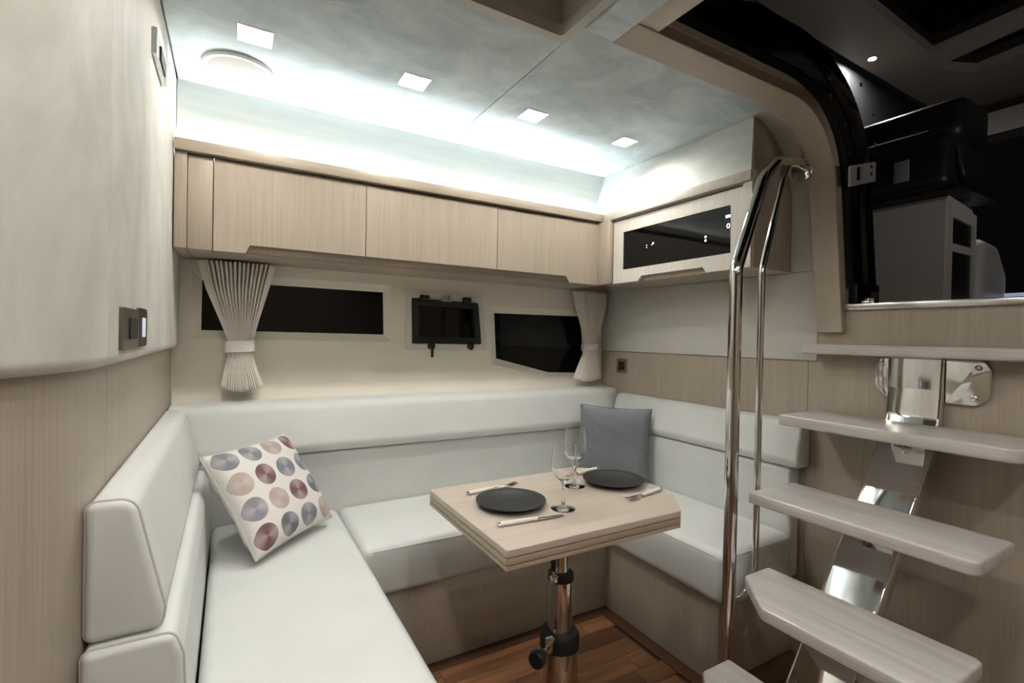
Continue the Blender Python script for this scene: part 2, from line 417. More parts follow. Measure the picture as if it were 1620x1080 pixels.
# ---- left wall: plane, then bending away near the camera
def wall_path(off, rad=0.5, n=26, y1=YW):
    pts = [(-0.17+off, y1), (-0.17+off, 1.6), (-0.17+off, 1.045)]
    for k in range(1, n+1):
        a = math.radians(80)*k/n; pts.append((-0.67+(rad+off)*math.cos(a), 1.045-(rad+off)*math.sin(a)))
    return pts
def b_wall(bm, path, z0, z1, thick, round_bottom=0.0):
    """wall strip standing on a plan path, thickness to the -x side"""
    prof = [(0, z1)]
    if round_bottom:
        prof += [(0, z0+round_bottom)] + [(-round_bottom*(1-math.cos(math.pi/2*k/6)), z0+round_bottom*(1-math.sin(math.pi/2*k/6))) for k in range(1, 7)]
    else: prof += [(0, z0)]
    prof += [(-thick, z0), (-thick, z1)]
    rows = []
    for i, p in enumerate(path):
        a = V(path[max(i-1, 0)]); b = V(path[min(i+1, len(path)-1)]); t = (b-a).normalized(); nrm = V((-t.y, t.x))
        if nrm.x < 0: nrm = -nrm
        rows.append([bm.verts.new((p[0]+nrm.x*d, p[1]+nrm.y*d, z)) for d, z in prof])
    n = len(prof)
    for r0, r1 in zip(rows, rows[1:]):
        for i in range(n): bm.faces.new((r0[i], r0[(i+1) % n], r1[(i+1) % n], r1[i]))
    bm.faces.new(rows[0]); bm.faces.new(list(reversed(rows[-1])))
    return bm
def split_path(path, ys):
    """cut a plan path (falling y) at y values"""
    segs = []; cur = [path[0]]; ys = list(ys)
    for a, b in zip(path, path[1:]):
        while ys and a[1] > ys[0] >= b[1]:
            t = (a[1]-ys[0])/(a[1]-b[1]); p = (a[0]+(b[0]-a[0])*t, ys[0]); cur.append(p); segs.append(cur); cur = [(p[0], p[1]-0.002)]; ys.pop(0)
        cur.append(b)
    segs.append(cur); return segs
wl = struct(obj('wall_left', b_wall(bmesh.new(), wall_path(-0.04), 0, 2.085, 0.05), 'beige'))
for sg in split_path(wall_path(-0.025), [1.14]):
    obj('wood_panel', b_wall(bmesh.new(), sg, 0.0, 1.15, 0.014), 'oak', wl)
for sg in split_path(wall_path(0.0, y1=2.245), [1.012]):
    obj('padded_panel', b_wall(bmesh.new(), sg, 1.137, 2.058, 0.038, 0.02), 'padded', wl)
p_end = wall_path(-0.04)[-1]
struct(box('wall_corridor', -1.95, -1.9, -1.7, 2.3, 0, 2.085, 'beige', bev=0))
struct(box('wall_near', -1.95, 1.99, -1.75, -1.7, 0, 2.085, 'oak', bev=0))
struct(box('wall_inner', -1.9, p_end[0]+0.004, p_end[1]-0.03, p_end[1]+0.02, 0, 2.085, 'oak', bev=0))

# ---- window wall with three openings
w1g = [(-0.10, 1.204), (0.615, 1.200), (0.609, 1.395), (-0.098, 1.398)]
w3g = [(1.210, 1.086), (1.543, 1.007), (1.790, 1.000), (1.760, 1.327), (1.193, 1.323)]
w2f = [(0.715, 1.130), (1.139, 1.129), (1.111, 1.397), (0.707, 1.407)]
def grow(p, d): return inset2(p, -d)
wf = struct(poly('wall_window_side', [(-0.21, 0), (1.99, 0), (1.99, 2.10), (-0.21, 2.10)], [grow(w1g, 0.034), grow(w3g, 0.034), inset2(w2f, 0.012)], 'y', YW, YW+0.06, 'hull', smooth=False))
def reveal(bm, outer, inner, y0, y1):
    n = len(outer); a = [bm.verts.new((x, y0, z)) for x, z in outer]; b = [bm.verts.new((x, y1, z)) for x, z in inner]
    c = [bm.verts.new((x, y1+0.004, z)) for x, z in outer]
    for i in range(n):
        j = (i+1) % n; bm.faces.new((a[i], a[j], b[j], b[i])); bm.faces.new((b[i], b[j], c[j], c[i])); bm.faces.new((c[i], c[j], a[j], a[i]))
    return bm
for i, g in ((1, w1g), (3, w3g)):
    wo = thing('window_%d' % i, None, None, ((min(p[0] for p in g)+max(p[0] for p in g))/2, YW, min(p[1] for p in g)), kind='structure')
    wo['label'] = ('long dark tinted hull window behind the left curtain' if i == 1 else 'dark five-sided hull window beside the right curtain')
    obj('surround', reveal(bmesh.new(), grow(g, 0.034), g, YW-0.0005, YW+0.016), 'hull', wo, smooth=False)
    poly('pane', grow(g, 0.006), [], 'y', YW+0.0165, YW+0.024, 'dark_glass', wo, smooth=False)
# opening port between them
wo = thing('window_2', 'small opening port light with black hinged frame', None, (0.92, YW, 1.13), kind='structure')
poly('outer_frame', fillet2(w2f, 0.008), [fillet2(inset2(w2f, 0.030), 0.006)], 'y', YW-0.012, YW+0.02, plain('port_frame_grey', srgb(216, 213, 203), 0.4), wo)
fr = poly('sash', fillet2(inset2(w2f, 0.031), 0.008), [fillet2(inset2(w2f, 0.062), 0.006)], 'y', YW-0.020, YW+0.02, 'black', wo)
poly('pane', inset2(w2f, 0.056), [], 'y', YW+0.004, YW+0.012, 'dark_glass', wo, smooth=False)
for x in (0.798, 1.018):
    bm = b_box(bmesh.new(), x-0.022, x+0.022, YW-0.032, YW-0.012, 1.355, 1.392, 0.004); b_tube(bm, [(x-0.02, YW-0.03, 1.377), (x+0.02, YW-0.03, 1.377)], 0.008, 10)
    obj('hinge', bm, 'black', wo)
bm = b_box(bmesh.new(), 0.885, 0.935, YW-0.024, YW-0.010, 1.366, 1.394, 0.003)
for x in (0.893, 0.910, 0.927): b_box(bm, x-0.005, x+0.005, YW-0.034, YW-0.02, 1.37, 1.398, 0.002)
obj('stay_bracket', bm, plain('port_stay', srgb(170, 168, 160), 0.3, 0.6), wo)
for x, dz in ((0.838, -0.055), (1.045, -0.02)):
    bm = b_lathe(bmesh.new(), [(0.018, 0), (0.018, 0.012), (0.012, 0.018), (0, 0.018)], (x, YW-0.012, 1.150), 18, (0, -1, 0)); b_box(bm, x-0.006, x+0.006, YW-0.036, YW-0.024, 1.150+dz, 1.156, 0.003)
    obj('latch_handle', bm, 'black', wo)

# moulding along the hull side just above the seat back, corner strip at the left
lp = [(YW-0.0004-0.029*(3*f*f-2*f**3), 0.985-0.10*f) for f in [k/14 for k in range(15)]]
struct(prism('trim_1', [(YW, 0.985)]+lp+[(YW-0.0294, 0.84), (YW, 0.84)], 'x', -0.19, 1.908, 'hull', angle=60), 'pale ledge moulding along the hull above the seat back')

# ---- cove wall above the cabinets
uw = struct(box('wall_cove', -0.168, XP, YU, YU+0.03, 1.60, ZC, 'cove', bev=0))

# ---- right bulkhead
wr = struct(poly('wall_right', [(-1.7, 0), (2.31, 0), (2.31, 2.085), (0.985, 2.085), (0.955, 1.30), (OY0, 1.30), (OY0, 2.085), (-1.7, 2.085)], [], 'x', XW+0.012, XW+0.075, 'beige', smooth=False))
box('wood_panel', XW, XW+0.012, 1.0515, YW, 0, 1.130, 'oak', wr, bev=0.0008, seg=1)
box('wood_panel', XW, XW+0.012, -1.7, 1.0500, 0, 1.318, 'oak', wr, bev=0.0008, seg=1)
box('vinyl_panel', XW-0.006, XW+0.012, 1.018, YW, 1.132, 1.472, 'liner', wr, bev=0.004)
box('vinyl_panel', XW-0.002, XW+0.012, 1.0, YW, 1.473, 2.06, 'liner', wr, bev=0.0)
si = struct(box('trim_2', XW-0.012, XW+0.09, OY0, 0.925, 1.318, 1.340, 'steel', bev=0.003), 'polished metal sill of the companionway')

# ---- companionway frame: sweeps from the ceiling down the bulkhead
def frame_path():
    P = [(0.94, 2.047, 1.0855, OY1)]
    for k in range(0, 6): P.append((1.02+0.58*k/5, 2.047, 1.0855, OY1))
    arc = []
    for k in range(1, 17):
        a = math.pi/2*k/16; e = 2/2.35
        arc.append((1.60+0.28*math.sin(a)**e, 1.772+0.275*math.cos(a)**e if k < 16 else 1.772))
    arc += [(1.88, 1.66), (1.88, 1.54), (1.88, 1.40), (1.88, 1.24)]
    Ls = [0]; prev = (1.60, 2.047)
    for p in arc: Ls.append(Ls[-1]+math.dist(p, prev)); prev = p
    for p, l in zip(arc, Ls[1:]):
        t = l/Ls[-1]; P.append((p[0], p[1], 1.0855-0.082*t, OY1-0.064*t))
    return P
FP = frame_path()
def norms(P):
    out = []
    for i in range(len(P)):
        a, b = P[max(i-1, 0)], P[min(i+1, len(P)-1)]; t = V((b[0]-a[0], b[1]-a[1])).normalized(); out.append(V((-t.y, t.x)))
    return out
NF = norms(FP)      # points outward (up / +x)
def b_sweep(bm, P, sect):
    """sect(p) -> list of (offset outward, y)"""
    rows = []
    for p, n in zip(P, NF):
        rows.append([bm.verts.new((p[0]+n.x*o, yy, p[1]+n.y*o)) for o, yy in sect(p)])
    m = len(rows[0])
    for r0, r1 in zip(rows, rows[1:]):
        for i in range(m): bm.faces.new((r0[i], r0[(i+1) % m], r1[(i+1) % m], r1[i]))
    bm.faces.new(rows[0]); bm.faces.new(list(reversed(rows[-1])))
    return bm
door = thing('door_1', 'curved pale wooden companionway frame with black acrylic track', None, (XW, 0.6, 1.24), kind='structure')
obj('wood_frame', b_sweep(bmesh.new(), FP, lambda p: [(0, p[2]), (0, p[3]+0.002), (0.002, p[3]), (0.060, p[3]+0.008), (0.060, p[2])]), 'oak_y', door)
fp_up = FP
def nofoot(sect): return sect
obj('gasket', b_sweep(bmesh.new(), FP[:-1], lambda p: [(0.058, p[3]+0.016), (0.058, p[3]-0.004), (0.085, p[3]-0.006), (0.098, p[3]+0.004), (0.098, p[3]+0.016)]), 'rubber', door)
obj('acrylic_track', b_sweep(bmesh.new(), FP[:-1], lambda p: [(0.096, p[3]+0.02), (0.096, p[3]-0.002), (0.150, p[3]-0.008), (0.158, p[3]-0.022), (0.205, p[3]-0.026), (0.222, p[3]-0.016), (0.226, p[3]+0.02)]), 'gloss_black', door)
box('roof_side_strip', 0.94, OX0, OY0-0.05, OY1-0.001, 2.050, 2.13, 'oak_y', door, bev=0.001)
box('near_jamb', 1.86, XW+0.08, OY0-0.06, OY0, 1.24, 2.085, 'oak', door, bev=0.003)
box('near_header', 1.02, XW+0.08, OY0-0.06, OY0-0.001, 2.05, 2.13, 'oak_x', door, bev=0.003)
box('track_foot', 1.945, 2.107, 0.905, 0.935, 1.335, 1.42, 'gloss_black', door, bev=0.004)
# hinge plate and bolts on the track
hp = poly('hinge_plate', fillet2([(1.902, 1.757), (2.080, 1.808), (2.080, 1.880), (1.902, 1.832)], 0.004), [[(1.945, 1.786), (1.985, 1.797), (1.985, 1.846), (1.945, 1.835)]], 'y', 0.916, 0.924, plain('satin_plate', srgb(178, 178, 178), 0.35, 0.3), door, smooth=False)
for x, z in ((2.045, 1.855), (2.045, 1.828)): lathe('bolt', [(0.006, 0), (0.006, 0.003), (0, 0.004)], (x, 0.916, z), 'black', hp, seg=10, axis=(0, -1, 0))
for x, z in ((2.02, 2.035), (2.045, 1.93), (1.93, 2.12)):
    lathe('rivet', [(0.007, 0), (0.007, 0.003), (0.003, 0.005), (0, 0.005)], (x, 0.905, z), 'steel', door, seg=12, axis=(0, -1, 0))
# low roller on the sill
rl = thing('sill_latch', 'small polished latch standing on the companionway sill', 'latch', (1.95, 0.86, 1.34))
bm = b_box(bmesh.new(), 1.93, 1.965, 0.845, 0.885, 1.340, 1.352, 0.003); b_lathe(bm, [(0.016, 0), (0.016, 0.008), (0.01, 0.012), (0, 0.012)], (1.947, 0.865, 1.352), 16)
obj('catch', bm, 'chrome', rl); lathe('knob', [(0.010, 0), (0.012, 0.012), (0.006, 0.02), (0, 0.02)], (1.95, 0.852, 1.364), 'black', rl, seg=16)

# ================================================================== CABINETS
co = struct(box('trim_3', -0.167, 1.648, 1.930, 1.972, 1.792, 1.830, 'oak_x', bev=0.002), 'pale wood cornice along the top of the overhead cabinets')
struct(box('trim_4', 1.634, 1.676, 1.120, 1.9295, 1.792, 1.830, 'pale_front', bev=0.002), 'pale cornice above the glass-fronted cabinet')
CB, CF = 1.474, 1.95
doors = [(-0.055, 0.4525, [(-0.055, CB), (0.041, CB), (0.056, 1.504), (0.4525, 1.504)], 'overhead cabinet with notched wooden door above the left curtain'),
         (0.4555, 1.035, [(0.4555, 1.504), (1.035, 1.504)], 'middle overhead cabinet with plain wooden door above the opening port'),
         (1.038, 1.618, [(1.038, 1.504), (1.421, 1.504), (1.443, CB), (1.618, CB)], 'overhead cabinet with notched wooden door above the right curtain')]
for x0, x1, bot, lab in doors:
    t = thing('overhead_cabinet', lab, 'cabinet', ((x0+x1)/2, 2.1, CB), 'overhead cabinets on the window wall')
    box('body', x0-0.001, x1+0.001, 1.985, YW-0.001, 1.476, 1.783, 'oak', t, bev=0)
    poly('door', bot+[(x1, 1.782), (x0, 1.782)], [], 'y', CF, CF+0.02, 'oak', t, smooth=False)
    box('inner_edge', x0-0.001, x1+0.001, 1.9725, 1.9845, 1.478, 1.802, 'oak', t, bev=0)
t = thing('cabinet_filler', 'narrow wooden filler panels at the left end of the overhead cabinets', 'panel', (-0.11, 2.1, CB))
box('side_strip', -0.166, -0.131, 1.944, YW-0.001, CB, 1.790, 'oak', t, bev=0.001)
box('filler_panel', -0.129, -0.058, CF, 1.972, CB, 1.782, 'oak', t, bev=0.001)
box('filler_back', -0.129, -0.0565, 1.9725, YW-0.001, CB+0.002, 1.783, 'oak', t, bev=0)
box('filler_lip', -0.166, -0.0565, 1.9725, 1.9845, 1.783, 1.802, 'oak', t, bev=0)
t = thing('cabinet_corner_post', 'slim wooden corner post between the overhead cabinets and glass-fronted cabinet', 'post', (1.635, 1.94, CB))
box('post', 1.6205, 1.652, 1.872, YW-0.001, CB, 1.790, 'oak', t, bev=0.003)
box('post_cap', 1.6205, 1.676, 1.9725, YU-0.001, 1.7905, 1.802, 'oak', t, bev=0)
# glass-fronted cabinet on the bulkhead
XF = 1.648
t = thing('glass_front_cabinet', 'pale wall cabinet with black glass front on the right bulkhead', 'cabinet', (1.78, 1.5, CB))
box('body', XF+0.022, XW-0.007, 1.124, YU-0.08, CB+0.001, 1.786, 'oak', t, bev=0)
d = poly('door', [(1.123, CB), (1.315, CB), (1.334, 1.497), (1.674, 1.497), (1.694, CB), (1.866, CB), (1.866, 1.778), (1.160, 1.778), (1.160, 1.790), (1.123, 1.790)],
         [[(1.206, 1.537), (1.798, 1.537), (1.800, 1.719), (1.210, 1.721)]], 'x', XF, XF+0.02, 'pale_front', t, smooth=False)
gp = box('glass_pane', XF+0.004, XF+0.018, 1.200, 1.804, 1.531, 1.726, 'screen', d, bev=0)
for y_, z_ in ((1.324, 1.618), (1.324, 1.603)): lathe('indicator_light', [(0.0042, 0), (0.0042, 0.001), (0, 0.0012)], (XF+0.004, y_, z_), 'green', d, seg=12, axis=(-1, 0, 0))
for y_, z_, r_ in ((1.607, 1.637, 0.004), (1.646, 1.633, 0.002), (1.614, 1.631, 0.002), (1.646, 1.623, 0.0016)): lathe('indicator_light', [(r_, 0), (r_, 0.001), (0, 0.0012)], (XF+0.004, y_, z_), 'whitedot', d, seg=12, axis=(-1, 0, 0))
tube('display_ring', [(XF+0.0035, 1.221+0.006*math.cos(a*math.pi/10), 1.643+0.008*math.sin(a*math.pi/10)) for a in range(20)], 0.0012, 'whitedot', d, seg=6, closed=True)
for i in range(3): box('display_bar', XF+0.003, XF+0.005, 1.214+i*0.007, 1.219+i*0.007, 1.675, 1.685, 'whitedot', d, bev=0)
def hexa(v):
    bm = bmesh.new(); q = [bm.verts.new(p) for p in v]
    for f in ((0, 1, 2, 3), (4, 7, 6, 5), (0, 4, 5, 1), (1, 5, 6, 2), (2, 6, 7, 3), (3, 7, 4, 0)): bm.faces.new([q[i] for i in f])
    return bm
up = struct(obj('wall_upper_right', hexa([(1.660, 1.129, 1.7865), (XW-0.003, 1.129, 1.7865), (XW-0.003, YU+0.03, 1.7865), (1.660, YU+0.03, 1.7865), (XP+0.003, 1.174, ZC-0.0005), (XW-0.003, 1.174, ZC-0.0005), (XW-0.003, YU+0.03, ZC-0.0005), (XP+0.003, YU+0.03, ZC-0.0005)]), 'oak', smooth=False))
obj('vinyl_panel', hexa([(1.6475, 1.1275, 1.8305), (1.660+0.009, 1.129, 1.8305), (1.660+0.009, YU+0.025, 1.8305), (1.6475, YU+0.025, 1.8305), (XP-0.001, 1.1715, ZC-0.001), (XP+0.0025, 1.1725, ZC-0.001), (XP+0.0025, YU+0.025, ZC-0.001), (XP-0.001, YU+0.025, ZC-0.001)]), 'cove', up, smooth=False)
# soft cove between the ceiling, cabinet side and companionway
bm = b_prism(bmesh.new(), [(XW-0.0022, 1.80), (XW-0.0022, ZC)] + [(XW-0.0022-0.20, ZC)] + [(XW-0.20+0.195*math.sin(math.pi/2*k/10), ZC-0.20*(1-math.cos(math.pi/2*k/10))) for k in range(1, 10)], 'y', 1.088, 1.1705)
struct(obj('trim_5', bm, 'beige'), 'soft curved corner between ceiling and bulkhead beside the companionway')

# LED strip in the cove
ls = thing('led_strip_light', 'glowing cool white LED strip hidden behind the cabinet cornice', 'light', (0.74, 1.995, 1.786))
box('channel', -0.16, 1.63, 1.998, 2.0275, 1.784, 1.790, 'white', ls, bev=0)
box('led_tape', -0.158, 1.625, 2.010, 2.026, 1.790, 1.7925, 'led', ls, bev=0)

# ================================================================== CEILING FITTINGS
def downlight(x, y, lab):
    t = thing('downlight', lab, 'light', (x, y, ZC), 'square recessed ceiling downlights')
    bm = b_poly(bmesh.new(), sq(x, y, LS+0.005), [sq(x, y, LS-0.003)], 'z', ZC-0.002, ZC-0.0002)
    obj('bezel', bm, 'bronze', t, smooth=False)
    bm = b_poly(bmesh.new(), sq(x, y, LS-0.001), [sq(x, y, LS-0.003)], 'z', ZC-0.001, ZC+0.022); obj('recess', bm, 'bronze', t, smooth=False)
    box('lens', x-LS+0.003, x+LS-0.003, y-LS+0.003, y+LS-0.003, ZC+0.0185, ZC+0.0215, 'lamp', t, bev=0)
names = ['square ceiling downlight next to the round speaker', 'square ceiling downlight second from the speaker, left of the panel joint',
         'square ceiling downlight just right of the ceiling panel joint', 'square ceiling downlight nearest the glass-fronted cabinet']
for x, n in zip(LX, names): downlight(x, LY, n)
for i, (x, y) in enumerate(EXTRA_FILL): downlight(x, y, ['added square fill downlight beside the roof hatch', 'added square fill downlight behind the viewer nearest the left', 'added middle square fill downlight behind the viewer', 'added square fill downlight behind the viewer nearest the stairs', 'added left square fill downlight in the rearmost row', 'added middle square fill downlight in the rearmost row', 'added right square fill downlight in the rearmost row', 'added square fill downlight overhead nearest the left wall', 'added square fill downlight overhead nearest the roof hatch'][i])
sp = thing('ceiling_speaker', 'round white flush speaker in the ceiling', 'speaker', (0.012, 1.845, ZC))
lathe('rim', [(0.100, 0), (0.103, -0.004), (0.100, -0.012), (0.092, -0.014), (0.086, -0.010), (0.086, 0)], (0.012, 1.845, ZC), 'white', sp, seg=64)
lathe('grille', [(0.0855, -0.002), (0.0855, -0.010), (0.06, -0.013), (0.0, -0.0145)], (0.012, 1.845, ZC), plain('speaker_grille', srgb(164, 162, 158), 0.8), sp, seg=64)

# ================================================================== WALL FITTINGS
t = thing('double_switch', 'double switch with bronze frame low on the padded left wall', 'switch', (-0.165, 1.26, 1.165))
PX = -0.170
def plate_x(name, y0, y1, z0, z1, x0, x1, mat, parent, r=0.004, hole=None):
    return poly(name, fillet2([(y0, z0), (y1, z0), (y1, z1), (y0, z1)], r), [hole] if hole else [], 'x', x0, x1, mat, parent)
p = plate_x('switch_plate', 1.088, 1.262, 1.163, 1.240, PX, PX+0.006, 'gunmetal', t, 0.003)
plate_x('rocker', 1.145, 1.225, 1.182, 1.222, PX+0.006, PX+0.009, 'black', p, 0.002)
p = plate_x('dimmer_plate', 1.266, 1.372, 1.165, 1.246, PX, PX+0.006, 'black', t, 0.012)
plate_x('display', 1.302, 1.340, 1.185, 1.226, PX+0.006, PX+0.0075, 'bluescreen', p, 0.002)
t = thing('wall_switch', 'single bronze switch high on the padded left wall near the ceiling', 'switch', (-0.165, 1.535, 1.86))
p = plate_x('switch_plate', 1.438, 1.632, 1.858, 1.920, PX, PX+0.010, 'steel', t, 0.004)
plate_x('rocker', 1.50, 1.60, 1.872, 1.906, PX+0.010, PX+0.013, 'black', p, 0.004)
t = thing('wall_socket', 'small square bronze socket on the wood panel near the corner', 'socket', (XW-0.005, 2.06, 1.03))
p = plate_x('socket_plate', 2.030, 2.108, 1.012, 1.090, XW-0.008, XW, 'bronze', t, 0.003)
plate_x('socket_face', 2.047, 2.091, 1.028, 1.074, XW-0.0105, XW-0.008, 'black', p, 0.002)

# ================================================================== SOFA
def tagged(o, label, cat, group=None): return tag(o, label, cat, group)
def base(name, x0, x1, y0, y1, lab):
    return tagged(box(name, x0, x1, y0, y1, 0.0, 0.300, 'oak', bev=0.001), lab, 'bench', 'built-in bench bases of the dinette')
base('bench_base', 0.411, 1.4745, 1.678, YW-0.001, 'wooden bench base under the window-side seat')
base('bench_base', 1.4755, XW-0.001, 1.092, YW-0.001, 'wooden bench base under the seat by the handrail')
base('bench_base', -0.19, 0.4095, 0.86, YW-0.001, 'wooden bench base under the long left seat')
GC = 'white leather dinette cushions'
def seat_crown(x0, x1, y0, y1, zt, h):
    def f(c):
        if c.z < zt-0.03: return V((0, 0, 0))
        a = max(0, min(1, (c.x-x0)/(x1-x0))); b = max(0, min(1, (c.y-y0)/(y1-y0)))
        return V((0, 0, h*(math.sin(math.pi*a)**0.6 if 0 < a < 1 else 0)*(math.sin(math.pi*b)**0.6 if 0 < b < 1 else 0)))
    return f
def dense_profile(a0, a1, z0, z1, r, n=10):
    top = [(a0+(a1-a0)*k/n, z1) for k in range(n, -1, -1)]
    return fillet2([(a0, z0), (a1, z0), (a1, z1), (a0, z1)], r)
def seat(lab, x0, x1, y0, y1, z0, z1, r, axis):
    bm = bmesh.new(); b_box(bm, x0, x1, y0, y1, z0, z1)
    bmesh.ops.bevel(bm, geom=list(bm.edges), offset=r, segments=4, profile=0.5, affect='EDGES')
    # cut the top for a soft crown
    for k in range(1, 8):
        for ax in (0, 1):
            no = V((1, 0, 0)) if ax == 0 else V((0, 1, 0)); lo, hi = ((x0, x1), (y0, y1))[ax]
            c = lo+r+(hi-lo-2*r)*k/8; pt = V((c, 0, 0)) if ax == 0 else V((0, c, 0))
            bmesh.ops.bisect_plane(bm, geom=bm.verts[:]+bm.edges[:]+bm.faces[:], plane_co=pt, plane_no=no)
    cr = seat_crown(x0, x1, y0, y1, z1, 0.010)
    for v in bm.verts: v.co += cr(v.co)
    o = obj('seat_cushion', bm, 'leather'); tag(o, lab, 'cushion', GC)
    return o
def piping_rect(o, x0, x1, y0, y1, z, r=0.0022, rr=0.03):
    pts = fillet2([(x0, y0), (x1, y0), (x1, y1), (x0, y1)], rr)
    tube('piping', [(a, b, z) for a, b in pts], r, 'piping', o, seg=6, closed=True)
s1 = seat('long white leather seat cushion on the left bench', -0.051, 0.392, 0.84, 2.112, 0.301, 0.480, 0.030, 'y')
s2 = seat('white leather seat cushion below the windows behind the table', 0.394, 1.438, 1.648, 2.112, 0.301, 0.480, 0.030, 'x')
s3 = seat('white leather seat cushion beside the chrome handrail', 1.440, 1.851, 1.055, 2.112, 0.301, 0.480, 0.030, 'y')
# stitched front edges
tube('seam', [(0.425, 1.6505, 0.463), (1.41, 1.6505, 0.463)], 0.0016, 'piping', s2, seg=6)
tube('seam', [(1.4425, 1.085, 0.463), (1.4425, 1.64, 0.463)], 0.0016, 'piping', s3, seg=6)
tube('seam', [(1.47, 1.0565, 0.467), (1.82, 1.0565, 0.467)], 0.0016, 'piping', s3, seg=6)
def back(name, prof, r, axis, t0, t1, lab, pipe_at=None):
    pts = fillet2(prof, r)
    o = tag(obj(name, b_prism(bmesh.new(), pts, axis, t0, t1, 0.012, 4), 'leather'), lab, 'cushion', GC)
    if pipe_at is not None:
        q = inset2(pts, -0.0005); tube('piping', [AX[axis](a, b, pipe_at) for a, b in q], 0.0024, 'piping', o, seg=6, closed=True)
    return o
# left side
lu = [(-0.194, 0.703), (-0.094, 0.706), (-0.090, 0.735), (-0.132, 0.925), (-0.194, 0.925)]
ll = [(-0.194, 0.306), (-0.056, 0.306), (-0.056, 0.49), (-0.062, 0.66), (-0.075, 0.700), (-0.194, 0.700)]
back('back_cushion', lu, [0.014, 0.022, 0.03, 0.028, 0.014], 'y', 0.985, 2.052, 'upper white leather back cushion along the left wall', 0.997)
back('back_cushion', ll, [0.014, 0.014, 0, 0.03, 0.02, 0.014], 'y', 0.965, 2.078, 'lower white leather back cushion along the left wall', 0.977)
# window side
wu = [(YW-0.032, 0.726), (2.064, 0.726), (2.054, 0.760), (2.102, 0.925), (YW-0.032, 0.930)]
wlw = [(YW-0.032, 0.301), (2.114, 0.301), (2.114, 0.49), (2.085, 0.66), (2.080, 0.722), (YW-0.032, 0.722)]
back('back_cushion', wu, [0.014, 0.02, 0.04, 0.05, 0.014], 'x', -0.192, 1.908, 'upper white leather back cushion below the windows')
back('back_cushion', wlw, [0.014, 0.014, 0, 0.03, 0.014, 0.014], 'x', -0.192, 1.908, 'lower white leather back cushion below the windows')
# right side
ru = [(XW-0.002, 0.728), (1.828, 0.728), (1.818, 0.760), (1.850, 0.905), (XW-0.002, 0.905)]
rl_ = [(XW-0.002, 0.301), (1.852, 0.301), (1.852, 0.49), (1.838, 0.66), (1.836, 0.724), (XW-0.002, 0.724)]
back('back_cushion', ru, [0.014, 0.02, 0.035, 0.04, 0.014], 'y', 1.034, 2.050, 'upper white leather back cushion on the right bulkhead')
back('back_cushion', rl_, [0.014, 0.014, 0, 0.03, 0.014, 0.014], 'y', 1.07, 2.076, 'lower white leather back cushion on the right bulkhead')

# ---- throw pillows
def pillow(name, c, ux, vx, s, thick, mat, lab, pipe=None, n=28, wr=0.0, sag=0.0):
    """ux: u axis, vx: v axis (both unit, in the pillow plane)"""
    ux, vx = V(ux).normalized(), V(vx); vx = (vx-ux*vx.dot(ux)).normalized(); nz = ux.cross(vx)
    bm = bmesh.new(); uv = bm.loops.layers.uv.new('UVMap'); g = {}
    rnd = random.Random(3)
    def P(i, j, side):
        a, b = -1+2*i/n, -1+2*j/n
        pin = 1-0.055*(1-b*b)*abs(a)**3, 1-0.055*(1-a*a)*abs(b)**3
        h = (max(0, 1-a**4)*max(0, 1-b**4))**0.55
        w_ = wr*(math.sin(9*a+4*b)*0.5+math.sin(13*b-6*a+1)*0.5)*(1-h*0.6)*min(1, h*2)
        return V(c)+ux*(a*pin[0]*s/2)+vx*(b*pin[1]*s/2)+nz*(side*(h*thick/2+w_*0.5) - sag*(a*a))
    for side in (1, -1):
        for i in range(n+1):
            for j in range(n+1):
                edge = i in (0, n) or j in (0, n)
                key = (i, j, 0 if edge else side)
                if key not in g: g[key] = bm.verts.new(P(i, j, side))
    for side in (1, -1):
        for i in range(n):
            for j in range(n):
                ks = [(i, j), (i+1, j), (i+1, j+1), (i, j+1)]
                vs = [g[(a, b, 0 if (a in (0, n) or b in (0, n)) else side)] for a, b in ks]
                if len(set(vs)) < 3: continue
                f = bm.faces.new(vs if side > 0 else list(reversed(vs)))
                for lp in f.loops:
                    for (a, b) in ks:
                        if g[(a, b, 0 if (a in (0, n) or b in (0, n)) else side)] is lp.vert: lp[uv].uv = (a/n, b/n)
    rim = [g[(i, 0, 0)].co.copy() for i in range(n)]+[g[(n, j, 0)].co.copy() for j in range(n)]+[g[(i, n, 0)].co.copy() for i in range(n, 0, -1)]+[g[(0, j, 0)].co.copy() for j in range(n, 0, -1)]
    o = obj(name, bm, mat, angle=80); tag(o, lab, 'pillow')
    tube('edge_seam', rim, 0.0022, pipe, o, seg=6, closed=True)
    return o
L_, T_, R_, B_ = V((-0.074, 1.80, 0.806)), V((0.176, 2.044, 0.812)), V((0.331, 1.905, 0.525)), V((0.078, 1.655, 0.519))
pc = (L_+T_+R_+B_)/4+V((0, 0, -0.004))
pillow('throw_pillow', pc, (T_-L_), (B_-L_), 0.368, 0.115, 'dots', 'white throw pillow printed with grey, mauve and beige discs', M['piping'], wr=0.004)
A_, B2, C2, D2 = V((1.545, 1.972, 0.868)), V((1.806, 1.738, 0.858)), V((1.800, 1.748, 0.508)), V((1.540, 1.983, 0.515))
pc = (A_+B2+C2+D2)/4
pillow('throw_pillow', pc, (B2-A_), (C2-A_)-(B2-A_), 0.350, 0.10, 'grey_fabric', 'plain slate grey linen throw pillow in the sofa corner', M['grey_fabric'], wr=0.006)

